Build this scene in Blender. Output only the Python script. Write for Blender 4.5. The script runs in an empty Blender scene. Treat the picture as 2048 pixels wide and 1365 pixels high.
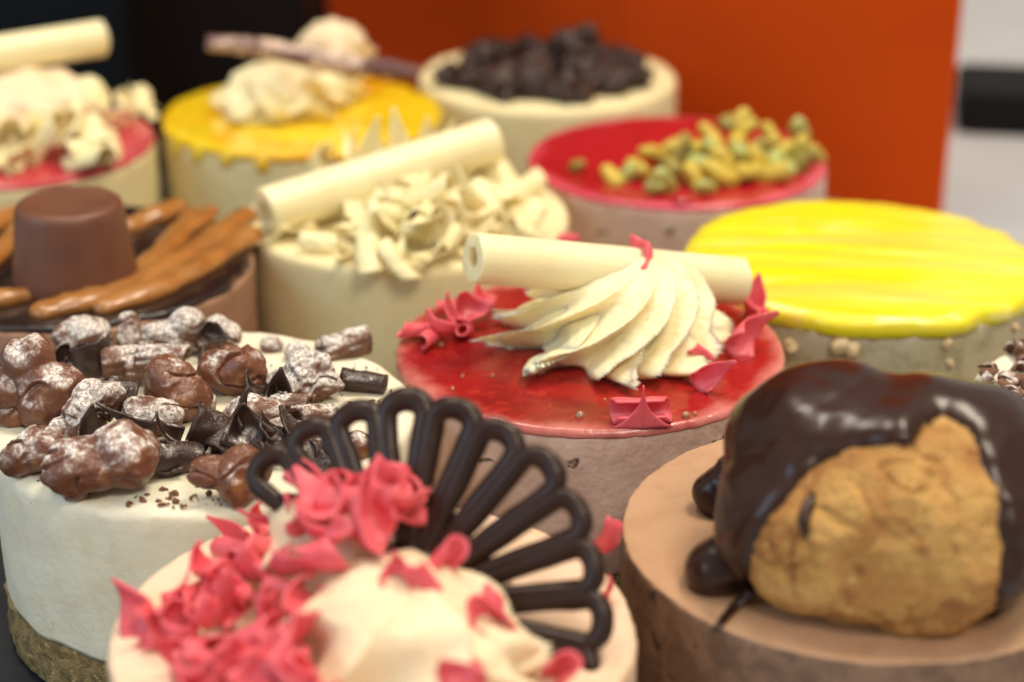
import bpy, math, random
from mathutils import Vector, Matrix, Euler, noise

# ------------------------------------------------------------------ camera, world, lamps, exposure
# all lengths below are millimetres unless scaled by U; the black board's top is z = 0, cake tops stand at z = 42
U = 0.001
F_PX, PITCH, CAM_Z = 3720.0, math.radians(23.3), 192.0
CP, SP = math.cos(PITCH), math.sin(PITCH)
sc = bpy.context.scene
COL = sc.collection

cam_d = bpy.data.cameras.new("camera")
cam = bpy.data.objects.new("camera", cam_d); COL.objects.link(cam)
cam.location = (0, 0, CAM_Z * U)
cam.rotation_euler = (math.pi / 2 - PITCH, 0, 0)
cam_d.sensor_width = 36; cam_d.sensor_fit = 'HORIZONTAL'
cam_d.lens = F_PX / 2048 * 36
cam_d.clip_start = 0.005; cam_d.clip_end = 30
cam_d.dof.use_dof = True
cam_d.dof.focus_distance = 0.334
cam_d.dof.aperture_fstop = 9.0
cam_d.dof.aperture_blades = 7
sc.camera = cam

world = bpy.data.worlds.new("World"); sc.world = world; world.use_nodes = True
wb = world.node_tree.nodes["Background"]
wb.inputs["Color"].default_value = (1.0, 0.965, 0.90, 1); wb.inputs["Strength"].default_value = 0.38

def lamp(name, loc, target, sx, sy, power, col):
    d = bpy.data.lights.new(name, 'AREA'); d.shape = 'RECTANGLE'; d.size = sx; d.size_y = sy
    d.energy = power; d.color = col
    o = bpy.data.objects.new(name, d); COL.objects.link(o)
    o.location = loc
    o.rotation_euler = (Vector(target) - Vector(loc)).to_track_quat('-Z', 'Y').to_euler()
    return o
lamp("front_fill_lamp", (0.45, 0.55, 1.5), (0, 0.38, 0.04), 0.55, 0.35, 15.0, (1.0, 0.87, 0.68))
lamp("front_fill_lamp", (-0.35, 0.75, 1.5), (0, 0.38, 0.04), 0.40, 0.25, 7.0, (1.0, 0.90, 0.75))
lamp("front_fill_lamp", (0.5, -0.75, 1.5), (0, 0.38, 0.04), 0.6, 0.4, 13.5, (1.0, 0.90, 0.74))  # added warm frontal fill, out of view, to lift the cakes' front sides
lamp("window_lamp", (-1.5, -0.5, 0.9), (0, 0.38, 0.04), 1.0, 1.1, 10.0, (0.50, 0.77, 1.0))

sc.view_settings.view_transform = 'Standard'; sc.view_settings.look = 'None'
sc.view_settings.exposure = 0.10; sc.view_settings.gamma = 1.0
sc.view_settings.use_curve_mapping = False
sc.render.engine = 'CYCLES'
sc.cycles.use_denoising = True
sc.cycles.max_bounces = 8
try: sc.cycles.denoiser = 'OPENIMAGEDENOISE'
except Exception: pass

# ------------------------------------------------------------------ helpers
def W(px, py, z):
    """photo pixel (2048 wide) -> point on the horizontal plane z (mm)"""
    a, b = (px - 1024) / F_PX, -(py - 682.5) / F_PX
    d = Vector((a, CP + b * SP, -SP + b * CP))
    t = (z - CAM_Z) / d.z
    return Vector((0, 0, CAM_Z)) + d * t
def WD(px, py, depth):
    a, b = (px - 1024) / F_PX, -(py - 682.5) / F_PX
    return Vector((0, 0, CAM_Z)) + depth * Vector((a, CP + b * SP, -SP + b * CP))
def PX(p):
    z = p.z - CAM_Z
    d = p.y * CP - z * SP
    return 1024 + F_PX * p.x / d, 682.5 - F_PX * (p.y * SP + z * CP) / d

def nz(p, s, seed=0.0):
    return noise.noise(Vector((p[0] * s + seed * 7.13, p[1] * s - seed * 3.7, p[2] * s + seed * 1.9)))
def smooth(a, b, x):
    t = max(0.0, min(1.0, (x - a) / (b - a))); return t * t * (3 - 2 * t)

def mesh(name, verts, faces, sm=True, crease=None):
    m = bpy.data.meshes.new(name)
    m.from_pydata([(v[0] * U, v[1] * U, v[2] * U) for v in verts], [], faces)
    m.update()
    if sm: m.polygons.foreach_set("use_smooth", [True] * len(m.polygons))
    if crease: m.set_sharp_from_angle(angle=math.radians(crease))
    return m
def put(name, me, mat, parent=None, loc=(0, 0, 0), rot=(0, 0, 0), scale=1.0):
    o = bpy.data.objects.new(name, me); COL.objects.link(o)
    if mat and (not me.materials or len(me.materials) == 0): me.materials.append(mat)
    o.parent = parent
    o.location = Vector(loc) * U
    o.rotation_euler = rot if not isinstance(rot, Matrix) else rot.to_euler()
    o.scale = (scale,) * 3 if not isinstance(scale, (tuple, list)) else scale
    return o

# ------------------------------------------------------------------ materials
MATS = {}
def mat(name, col, rough=0.5, col2=None, vs=300.0, lo=0.4, hi=0.65, detail=4.0, sss=0.0, rad=(1, .6, .4), ssc=0.002,
        coat=0.0, bump=0.0, bs=800.0, bd=0.0003, spec=0.5, powder=0.0, spots=None, rim=None, stretch=None, trans=0.0, bump2=None, pw=(0.15, 0.75)):
    m = bpy.data.materials.new(name); m.use_nodes = True
    nt = m.node_tree; N, L = nt.nodes, nt.links
    b = N["Principled BSDF"]
    b.inputs["Base Color"].default_value = (*col, 1)
    b.inputs["Roughness"].default_value = rough
    b.inputs["Specular IOR Level"].default_value = spec
    b.inputs["Subsurface Weight"].default_value = sss
    b.inputs["Subsurface Radius"].default_value = rad
    b.inputs["Subsurface Scale"].default_value = ssc
    b.inputs["Coat Weight"].default_value = coat
    b.inputs["Coat Roughness"].default_value = 0.12
    b.inputs["Transmission Weight"].default_value = trans
    tc = N.new("ShaderNodeTexCoord"); vec = tc.outputs["Object"]
    if stretch:
        mp = N.new("ShaderNodeMapping"); mp.inputs["Scale"].default_value = stretch
        mp.inputs["Rotation"].default_value = (0, 0, 0.3)
        L.new(vec, mp.inputs["Vector"]); vec = mp.outputs["Vector"]
    def tex(scale, det, dist=0.0, v=None):
        n = N.new("ShaderNodeTexNoise"); n.inputs["Scale"].default_value = scale
        n.inputs["Detail"].default_value = det; n.inputs["Roughness"].default_value = 0.6
        n.inputs["Distortion"].default_value = dist
        L.new(v or vec, n.inputs["Vector"]); return n.outputs["Fac"]
    def ramp(fac, lo, hi):
        r = N.new("ShaderNodeMapRange"); r.interpolation_type = 'SMOOTHSTEP'
        r.inputs["From Min"].default_value = lo; r.inputs["From Max"].default_value = hi
        L.new(fac, r.inputs["Value"]); return r.outputs["Result"]
    def mixc(fac, a, c):
        x = N.new("ShaderNodeMix"); x.data_type = 'RGBA'
        L.new(fac, x.inputs["Factor"])
        if isinstance(a, tuple): x.inputs["A"].default_value = (*a, 1)
        else: L.new(a, x.inputs["A"])
        x.inputs["B"].default_value = (*c, 1)
        return x.outputs["Result"]
    cur = col
    if col2: cur = mixc(ramp(tex(vs, detail, 0.4), lo, hi), cur, col2)
    if spots:
        for (scol, ss, a, c) in spots: cur = mixc(ramp(tex(ss, 3.0, 0.6), a, c), cur, scol)
    if rim:  # (colour, inner radius mm, outer radius mm): thinner jelly over the cream near the edge of the disc
        sx = N.new("ShaderNodeVectorMath"); sx.operation = 'MULTIPLY'; sx.inputs[1].default_value = (1, 1, 0)
        L.new(tc.outputs["Object"], sx.inputs[0])
        ln = N.new("ShaderNodeVectorMath"); ln.operation = 'LENGTH'; L.new(sx.outputs[0], ln.inputs[0])
        ad = N.new("ShaderNodeMath"); ad.operation = 'MULTIPLY_ADD'
        L.new(tex(90, 3.0), ad.inputs[0]); ad.inputs[1].default_value = 0.012; L.new(ln.outputs["Value"], ad.inputs[2])
        cur = mixc(ramp(ad.outputs[0], rim[1] * U + 0.006, rim[2] * U + 0.006), cur, rim[0])
    rf = None
    if powder > 0:
        ge = N.new("ShaderNodeNewGeometry"); sp = N.new("ShaderNodeSeparateXYZ"); L.new(ge.outputs["Normal"], sp.inputs[0])
        up = ramp(sp.outputs["Z"], pw[0], pw[1])
        tcw = ge.outputs["Position"]
        big = ramp(tex(260, 4.0, 0.3, tcw), 0.62 - 0.3 * powder, 0.80 - 0.3 * powder)
        fine = ramp(tex(1500, 5.0, 0.0, tcw), 0.40, 0.60)
        spk = ramp(tex(2600, 2.0, 0.0, tcw), 0.64, 0.70)
        def mth(op, a, c):
            x = N.new("ShaderNodeMath"); x.operation = op; x.use_clamp = True
            for i, q in enumerate((a, c)):
                if isinstance(q, float): x.inputs[i].default_value = q
                else: L.new(q, x.inputs[i])
            return x.outputs[0]
        cover = mth('MULTIPLY', mth('MULTIPLY', up, big), mth('MULTIPLY_ADD', fine, 0.75) if False else mth('ADD', mth('MULTIPLY', fine, 0.7), 0.3))
        cover = mth('ADD', cover, mth('MULTIPLY', spk, mth('MULTIPLY', up, 0.55)))
        cur = mixc(cover, cur, (0.86, 0.80, 0.74))
        rr = N.new("ShaderNodeMapRange"); L.new(cover, rr.inputs["Value"])
        rr.inputs["To Min"].default_value = rough; rr.inputs["To Max"].default_value = 0.9
        L.new(rr.outputs["Result"], b.inputs["Roughness"])
    if not isinstance(cur, tuple): L.new(cur, b.inputs["Base Color"])
    if bump > 0:
        bn = N.new("ShaderNodeBump"); bn.inputs["Strength"].default_value = bump; bn.inputs["Distance"].default_value = bd
        L.new(tex(bs, 5.0), bn.inputs["Height"]); L.new(bn.outputs["Normal"], b.inputs["Normal"])
        if bump2:
            b2 = N.new("ShaderNodeBump"); b2.inputs["Strength"].default_value = bump2[0]; b2.inputs["Distance"].default_value = bump2[2]
            L.new(tex(bump2[1], 3.0), b2.inputs["Height"]); L.new(b2.outputs["Normal"], bn.inputs["Normal"])
    MATS[name] = m
    return m

M_cream_top = mat("cream_filling", (0.83, 0.77, 0.60), 0.55, (0.78, 0.70, 0.50), 120, .45, .7, sss=.25, bump=.4, bs=700, bd=.0004, bump2=(.25, 90, .0012),
                  spots=[((0.42, 0.34, 0.20), 520, .70, .76)])
M_cream_pale = mat("white_chocolate_filling", (0.85, 0.74, 0.43), 0.5, (0.82, 0.69, 0.38), 100, .4, .7, sss=.3, bump=.25, bs=600, bd=.0003)
M_peach = mat("peach_filling", (0.86, 0.62, 0.45), 0.5, (0.82, 0.55, 0.36), 90, .45, .7, sss=.3, bump=.5, bs=500, bd=.0005)
M_mousse = mat("chocolate_mousse_top", (0.50, 0.29, 0.165), 0.6, (0.45, 0.25, 0.135), 140, .4, .7, bump=.5, bs=1500, bd=.0003, sss=.1,
               spots=[((0.36, 0.19, 0.09), 1400, .68, .74)])
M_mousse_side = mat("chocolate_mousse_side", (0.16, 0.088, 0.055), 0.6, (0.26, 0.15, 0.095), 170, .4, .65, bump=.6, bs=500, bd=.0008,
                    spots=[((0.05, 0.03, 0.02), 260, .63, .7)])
M_milkmousse = mat("milk_chocolate_filling", (0.38, 0.20, 0.12), 0.55, (0.33, 0.17, 0.10), 120, .4, .7, bump=.3, bs=600)
M_pinkfill = mat("strawberry_filling", (0.66, 0.44, 0.35), 0.55, (0.73, 0.52, 0.42), 130, .4, .65, sss=.15, bump=.6, bs=420, bd=.0007,
                 spots=[((0.10, 0.05, 0.03), 210, .655, .72), ((0.17, 0.09, 0.06), 700, .70, .76)])
M_almondfill = mat("almond_filling", (0.55, 0.47, 0.32), 0.6, (0.42, 0.36, 0.22), 200, .4, .65, bump=.5, bs=500, bd=.0005)
M_crust = mat("biscuit_crust", (0.36, 0.25, 0.10), 0.85, (0.19, 0.125, 0.05), 300, .38, .62, detail=8, bump=1.0, bs=600, bd=.0014, spots=[((0.52, 0.38, 0.17), 480, .60, .70)])
M_jelly = mat("red_jelly", (0.36, 0.012, 0.012), 0.20, (0.20, 0.008, 0.010), 40, .40, .68, sss=.3, rad=(1, .15, .1), ssc=.002, coat=.35, bump=.45, bs=620, bd=.0004,
              rim=((0.62, 0.20, 0.17), 34.5, 41.0), bump2=(.35, 170, .0008), spots=[((0.44, 0.03, 0.02), 330, .52, .75)])
M_rasp = mat("raspberry_glaze", (0.44, 0.008, 0.022), 0.22, (0.36, 0.007, 0.014), 60, .4, .7, sss=.3, rad=(1, .2, .2), coat=.5, bump=.2, bs=300,
             rim=((0.70, 0.10, 0.15), 35, 39.5))
M_strawglaze = mat("strawberry_glaze", (0.52, 0.03, 0.05), 0.25, (0.60, 0.12, 0.14), 80, .4, .7, sss=.3, coat=.4, bump=.2, bs=300)
M_lemon = mat("lemon_glaze", (0.86, 0.76, 0.008), 0.30, (0.90, 0.66, 0.08), 70, .40, .66, detail=6, sss=.25, rad=(1, .9, .1), coat=.3, stretch=(.22, 2.0, 1), bump=.4, bs=220, bd=.0006, spots=[((0.90, 0.83, 0.22), 120, .56, .72)])
M_mango = mat("mango_glaze", (0.85, 0.60, 0.015), 0.25, (0.80, 0.40, 0.008), 40, .45, .65, sss=.3, rad=(1, .7, .1), coat=.4)
M_ganache = mat("dark_ganache", (0.022, 0.011, 0.009), 0.22, None, coat=.3, bump=.4, bs=200, bd=.0008)
M_caramel = mat("caramel_sauce", (0.40, 0.17, 0.04), 0.30, (0.30, 0.115, 0.022), 120, .4, .7, sss=.2, rad=(1, .4, .1), coat=.35, bump=.25, bs=300)
M_milk = mat("milk_chocolate", (0.165, 0.060, 0.032), 0.45, (0.14, 0.05, 0.027), 150, .4, .7, bump=.15, bs=900, spec=.5)
M_nut = mat("powdered_milk_chocolate", (0.155, 0.052, 0.025), 0.33, (0.27, 0.105, 0.035), 110, .52, .72, bump=.6, bs=1300, bd=.0003, powder=.7, bump2=(.4, 260, .0009), coat=.15, pw=(.1, .8))
M_nutb = mat("bare_milk_chocolate", (0.165, 0.056, 0.026), 0.34, (0.29, 0.115, 0.038), 110, .52, .72, bump=.5, bs=1300, bd=.0003, powder=.38, bump2=(.5, 240, .001), coat=.12, pw=(.2, .9))
M_nutw = mat("thickly_powdered_milk_chocolate", (0.155, 0.055, 0.03), 0.4, (0.12, 0.04, 0.02), 160, .45, .7, bump=.9, bs=900, bd=.0007, powder=1.0, pw=(-.15, .45))
M_darkp = mat("powdered_dark_chocolate", (0.035, 0.016, 0.012), 0.4, (0.055, 0.025, 0.017), 200, .4, .7, bump=.5, bs=1100, bd=.0003, powder=.35, pw=(.2, .9))
M_flake = mat("powdered_flaked_chocolate", (0.19, 0.085, 0.05), 0.6, (0.12, 0.05, 0.03), 300, .4, .7, bump=.8, bs=700, bd=.0006, powder=.75, pw=(.1, .7))
M_crumb = mat("chocolate_crumb", (0.17, 0.07, 0.035), 0.7, None, bump=.5)
M_dark = mat("dark_chocolate", (0.026, 0.0108, 0.0072), 0.33, (0.030, 0.014, 0.010), 120, .4, .7, bump=.15, bs=500, bd=.0004, spec=.32, bump2=(.2, 110, .0008))
M_pink = mat("pink_chocolate", (0.76, 0.105, 0.135), 0.42, (0.80, 0.15, 0.175), 160, .4, .7, sss=.25, rad=(1, .25, .25), ssc=.0012, bump=.2, bs=900)
M_white = mat("white_chocolate", (0.90, 0.81, 0.52), 0.38, (0.88, 0.77, 0.46), 130, .4, .7, sss=.7, rad=(1, .8, .4), ssc=.0035, bump=.15, bs=1200, bd=.0002)
M_shav = mat("white_chocolate_shaving", (0.90, 0.79, 0.45), 0.42, (0.88, 0.75, 0.40), 130, .4, .7, sss=.12, rad=(1, .8, .4), ssc=.001, bump=.2, bs=1200, bd=.0002)
M_whip = mat("whipped_cream", (0.89, 0.79, 0.50), 0.40, (0.87, 0.74, 0.43), 120, .4, .7, sss=.6, rad=(1, .75, .35), ssc=.0022, bump=.2, bs=1300, bd=.0002)
M_whip2 = mat("ivory_whipped_cream", (0.84, 0.66, 0.43), 0.5, (0.86, 0.72, 0.50), 70, .4, .65, sss=.3, rad=(1, .7, .4), ssc=.002, bump=.2, bs=400, bd=.0005)
M_choux = mat("choux_pastry", (0.47, 0.20, 0.045), 0.62, (0.68, 0.38, 0.11), 60, .34, .62, detail=9, sss=.12, rad=(1, .5, .2), bump=1.0, bs=1500, bd=.0009,
              spots=[((0.34, 0.125, 0.025), 170, .56, .70), ((0.76, 0.50, 0.19), 900, .60, .72)], bump2=(.8, 420, .0012))
M_chunk = mat("brownie_chunk", (0.036, 0.014, 0.008), 0.42, (0.030, 0.012, 0.008), 150, .4, .7, bump=.5, bs=400, bd=.0008)
M_glossdark = mat("glossy_chocolate_sauce", (0.030, 0.010, 0.006), 0.26, (0.036, 0.013, 0.008), 100, .4, .7, spec=.36, coat=.06, bump=.08, bs=150, bd=.0006)
M_pist = mat("pistachio", (0.60, 0.42, 0.05), 0.5, (0.46, 0.38, 0.07), 150, .42, .62, bump=.4, bs=700)
M_pistg = mat("green_pistachio", (0.42, 0.46, 0.15), 0.5, (0.45, 0.36, 0.06), 170, .45, .65, bump=.4, bs=700)
M_pistb = mat("brown_skinned_pistachio", (0.30, 0.24, 0.045), 0.55, (0.30, 0.20, 0.05), 170, .45, .65, bump=.4, bs=700)
M_almond = mat("almond_piece", (0.74, 0.56, 0.33), 0.6, (0.60, 0.42, 0.2), 300, .4, .7, bump=.4)
M_marble = mat("marbled_chocolate", (0.12, 0.045, 0.042), 0.35, (0.66, 0.48, 0.36), 90, .46, .6)
M_bubble = mat("jelly_bubble", (0.75, 0.45, 0.25), 0.05, None, trans=.7, coat=.8)
M_orange = mat("orange_card", (0.66, 0.072, 0.004), 0.85, (0.63, 0.066, 0.004), 20, .4, .6, spec=.1, bump=.1, bs=300)
M_board = mat("black_slate", (0.010, 0.013, 0.018), 0.55, (0.016, 0.019, 0.024), 60, .4, .6, bump=.4, bs=200)
M_counter = mat("grey_laminate", (0.44, 0.44, 0.455), 0.45, (0.41, 0.41, 0.425), 15, .4, .6, bump=.05)
M_brownbox = mat("dark_brown_card", (0.009, 0.0042, 0.0035), 0.8, spec=.15)
M_blackbox = mat("black_blue_card", (0.005, 0.007, 0.010), 0.8, spec=.15)
M_black = mat("black_plastic", (0.006, 0.006, 0.007), 0.75, spec=.2)

# ------------------------------------------------------------------ mesh generators
def lathe(profile, n=144, disp=None, cap_b=True, cap_t=True):
    V, Fc = [], []
    for (r, z) in profile:
        for i in range(n):
            a = 2 * math.pi * i / n
            p = Vector((r * math.cos(a), r * math.sin(a), z))
            if disp: p = disp(p, r, a)
            V.append(p)
    k = len(profile)
    for j in range(k - 1):
        for i in range(n):
            i2 = (i + 1) % n
            Fc.append((j * n + i, j * n + i2, (j + 1) * n + i2, (j + 1) * n + i))
    if cap_b: Fc.append(tuple(range(n - 1, -1, -1)))
    if cap_t: Fc.append(tuple(range((k - 1) * n, k * n)))
    return V, Fc

def tube(pts, radii, n=12, flat=1.0, cap=True, closed=False, rough=0.0, seed=0):
    """round-ended tube along a polyline; flat squashes the section along the local binormal"""
    pts = [Vector(p) for p in pts]
    V, Fc, K = [], [], len(pts)
    up = Vector((0, 0, 1)); prev = None
    for i, p in enumerate(pts):
        if closed: t = (pts[(i + 1) % K] - pts[i - 1])
        else: t = pts[min(i + 1, K - 1)] - pts[max(i - 1, 0)]
        t.normalize()
        if prev is None:
            s = t.cross(up)
            if s.length < 1e-4: s = t.cross(Vector((1, 0, 0)))
        else: s = prev - t * prev.dot(t)
        s.normalize(); prev = s
        b = s.cross(t)
        r = radii[i] if isinstance(radii, (list, tuple)) else radii
        for j in range(n):
            a = 2 * math.pi * j / n
            q = p + s * (r * math.cos(a)) + b * (r * flat * math.sin(a))
            if rough: q += (q - p).normalized() * rough * nz(q, 0.35, seed)
            V.append(q)
    for i in range(K if closed else K - 1):
        i2 = (i + 1) % K
        for j in range(n):
            j2 = (j + 1) % n
            Fc.append((i * n + j, i2 * n + j, i2 * n + j2, i * n + j2))
    if cap and not closed:
        Fc.append(tuple(range(n))); Fc.append(tuple((K - 1) * n + j for j in range(n - 1, -1, -1)))
    return V, Fc
def rounded(pts, r, seg=4):
    """radii that taper to round ends, with the end points pushed in along the path"""
    pts = [Vector(p) for p in pts]
    a, b = (pts[0] - pts[1]).normalized(), (pts[-1] - pts[-2]).normalized()
    P, R = [], []
    for i in range(seg):
        th = math.pi / 2 * (1 - i / seg); P.append(pts[0] + a * r * math.sin(th)); R.append(max(.02 * r, r * math.cos(th)))
    for p in pts: P.append(p); R.append(r)
    for i in range(1, seg + 1):
        th = math.pi / 2 * i / seg; P.append(pts[-1] + b * r * math.sin(th)); R.append(max(.02 * r, r * math.cos(th)))
    return P, R
def spline(pts, k=8):
    pts = [Vector(p) for p in pts]; out = []
    for i in range(len(pts) - 1):
        p0, p1, p2, p3 = pts[max(i - 1, 0)], pts[i], pts[i + 1], pts[min(i + 2, len(pts) - 1)]
        for j in range(k):
            t = j / k
            out.append(0.5 * ((2 * p1) + (p2 - p0) * t + (2 * p0 - 5 * p1 + 4 * p2 - p3) * t * t + (3 * p1 - p0 - 3 * p2 + p3) * t ** 3))
    out.append(pts[-1]); return out
def join(*parts):
    V, Fc = [], []
    for v, f in parts:
        o = len(V); V += list(v); Fc += [tuple(i + o for i in q) for q in f]
    return V, Fc

_ICO = {}
def ico(level):
    if level in _ICO: return _ICO[level]
    g = (1 + 5 ** .5) / 2
    V = [Vector(v).normalized() for v in [(-1, g, 0), (1, g, 0), (-1, -g, 0), (1, -g, 0), (0, -1, g), (0, 1, g), (0, -1, -g), (0, 1, -g), (g, 0, -1), (g, 0, 1), (-g, 0, -1), (-g, 0, 1)]]
    Fc = [(0, 11, 5), (0, 5, 1), (0, 1, 7), (0, 7, 10), (0, 10, 11), (1, 5, 9), (5, 11, 4), (11, 10, 2), (10, 7, 6), (7, 1, 8), (3, 9, 4), (3, 4, 2), (3, 2, 6), (3, 6, 8), (3, 8, 9), (4, 9, 5), (2, 4, 11), (6, 2, 10), (8, 6, 7), (9, 8, 1)]
    for _ in range(level):
        mid, nf = {}, []
        def mp(a, b):
            k = (min(a, b), max(a, b))
            if k not in mid: mid[k] = len(V); V.append(((V[a] + V[b]) / 2).normalized())
            return mid[k]
        for a, b, c in Fc:
            x, y, z = mp(a, b), mp(b, c), mp(c, a)
            nf += [(a, x, z), (b, y, x), (c, z, y), (x, y, z)]
        Fc = nf
    _ICO[level] = (V, Fc); return _ICO[level]
def ray_lobes(d, lobes, k=2.6):
    """radius along direction d of a soft union of spheres (centre, radius) seen from the origin"""
    s, m = 0.0, 0.0; hits = []
    for c, r in lobes:
        bq = d.dot(c); disc = bq * bq - c.dot(c) + r * r
        if disc > 0: hits.append(bq + math.sqrt(disc))
    m = max(hits)
    return m + math.log(sum(math.exp((h - m) * k / m * 2.2) for h in hits)) / (k / m * 2.2) * .8
def lump(lobes, level=4, n1=(.25, .35), n2=(.12, 1.0), seed=0, squash=1.0, fold=0.0):
    V0, Fc = ico(level); V = []
    for d in V0:
        r = ray_lobes(d, lobes)
        p = d * r
        r += n1[0] * r * nz(p, n1[1], seed) + n2[0] * nz(p, n2[1], seed + 3)
        if fold:
            c = nz(p, .13, seed + 21)
            r -= fold * max(0, 1 - abs(c) / .07) * smooth(-.2, .25, nz(p, .10, seed + 30)) + fold * .5 * max(0, nz(p, .3, seed + 40))
            r += fold * .55 * nz(p, .2, seed + 50)
        q = d * r; q.z *= squash; V.append(q)
    return V, Fc

def sheet(fn, nu, nv, thick, wrap=False):
    """thin solid sheet from a parametric surface fn(u in -1..1, v in 0..1)"""
    G = [[Vector(fn(-1 + 2 * i / nu, j / nv)) for i in range(nu + 1)] for j in range(nv + 1)]
    V, Fc = [], []
    nrm = [[None] * (nu + 1) for _ in range(nv + 1)]
    for j in range(nv + 1):
        for i in range(nu + 1):
            a = G[j][min(i + 1, nu)] - G[j][max(i - 1, 0)]; b = G[min(j + 1, nv)][i] - G[max(j - 1, 0)][i]
            c = a.cross(b); nrm[j][i] = c.normalized() if c.length > 1e-7 else Vector((0, 0, 1))
    for s in (.5, -.5):
        for j in range(nv + 1):
            for i in range(nu + 1): V.append(G[j][i] + nrm[j][i] * thick * s)
    m = (nu + 1) * (nv + 1); idx = lambda j, i: j * (nu + 1) + i
    for j in range(nv):
        for i in range(nu):
            q = (idx(j, i), idx(j, i + 1), idx(j + 1, i + 1), idx(j + 1, i))
            Fc.append(q); Fc.append(tuple(m + x for x in reversed(q)))
    for j in range(nv):
        Fc.append((idx(j, 0), idx(j + 1, 0), m + idx(j + 1, 0), m + idx(j, 0)))
        Fc.append((idx(j + 1, nu), idx(j, nu), m + idx(j, nu), m + idx(j + 1, nu)))
    for i in range(nu):
        Fc.append((idx(0, i + 1), idx(0, i), m + idx(0, i), m + idx(0, i + 1)))
        Fc.append((idx(nv, i), idx(nv, i + 1), m + idx(nv, i + 1), m + idx(nv, i)))
    return V, Fc
def curl_sail(Wd, Ln, k, tip, th, seed=0):
    """calyx-shaped shaving: wide rolled base, pointed curved tip"""
    def fn(u, v):
        hw = Wd * (0.07 + 0.93 * (1 - v) ** 1.25)
        x, y = u * hw, v * Ln
        kk = k / Wd; a = x * kk
        z = (1 - math.cos(a)) / kk
        X = math.sin(a) / kk
        y += .18 * Ln * (u * u) * (1 - v)
        e = .25 * nz((x, y, seed), .5, seed)
        return (X, y - Ln * .4, z + tip * v * v * Ln + e)
    return sheet(fn, 12, 9, th)
def curl_roll(Wd, r0, turns, point, th, seed=0, grow=.16, rib=0.0):
    """rolled shaving: a strip coiled about the x axis, its ends drawn out"""
    def fn(u, v):
        a = v * turns * 2 * math.pi
        hw = Wd * (1 - point * abs(2 * v - 1) ** 2.2)
        r = r0 * (1 - grow * (1 - v) * turns)
        x = u * hw + .25 * point * Wd * math.sin(a)
        rr = r + .12 * r0 * nz((x * .4, v * 5, seed), 1.0, seed) + rib * math.sin(a * 11 + u * 2)
        return (x, rr * math.cos(a), rr * math.sin(a))
    return sheet(fn, 10, 22, th)
def curl_tri(R, k, th, seed=0, sharp=1.4):
    """three-pointed shaving with drawn-out corners, bent about one axis"""
    V0 = []
    def fn(u, v):
        # corners: two at the base, one apex; edges concave
        hw = R * (1 - v) ** (sharp * .85) + .06 * R
        x = u * hw; y = v * 1.5 * R - .45 * R
        y -= .30 * R * (1 - v) ** 2 * (u * u - .35) * -1
        a = y * k / R
        yy = math.sin(a) / (k / R); z = (1 - math.cos(a)) / (k / R)
        z += .55 * abs(u) ** 2.2 * hw * .9
        z += .1 * R * nz((x, y, 0), .4, seed)
        return (x * (1 - .22 * abs(u)), yy, z)
    return sheet(fn, 12, 10, th)

def cigar(length, r, hole, seed=0, n=40):
    """hollow rolled chocolate stick along +x centred on the origin, with a faint roll seam"""
    V, Fc = [], []
    prof = []
    for i in range(13):
        prof.append((-length / 2 + length * i / 12, r))
    prof = [(-length / 2, hole), (-length / 2, r - .35), (-length / 2 + .3, r)] + prof[1:-1] + [(length / 2 - .3, r), (length / 2, r - .35), (length / 2, hole), (length / 2 - 9, hole * .9), (-length / 2 + 9, hole * .9)]
    k = len(prof)
    for (x, rr) in prof:
        for j in range(n):
            a = 2 * math.pi * j / n
            q = rr * (1 + .012 * math.sin(2 * a + seed)) + .10 * nz((x * .15, math.cos(a) * 2, math.sin(a) * 2), 1.0, seed)
            if rr > hole * 1.5: q -= .45 * math.exp(-((a - 2.0) / .07) ** 2)
            xx = x + (.35 * nz((0, math.cos(a) * 1.5, math.sin(a) * 1.5), 1.0, seed) if abs(abs(x) - length / 2) < .5 else 0)
            V.append(Vector((xx, q * math.cos(a), q * math.sin(a))))
    for i in range(k):
        i2 = (i + 1) % k
        for j in range(n):
            j2 = (j + 1) % n
            Fc.append((i * n + j, i * n + j2, i2 * n + j2, i2 * n + j))
    return V, Fc

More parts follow.
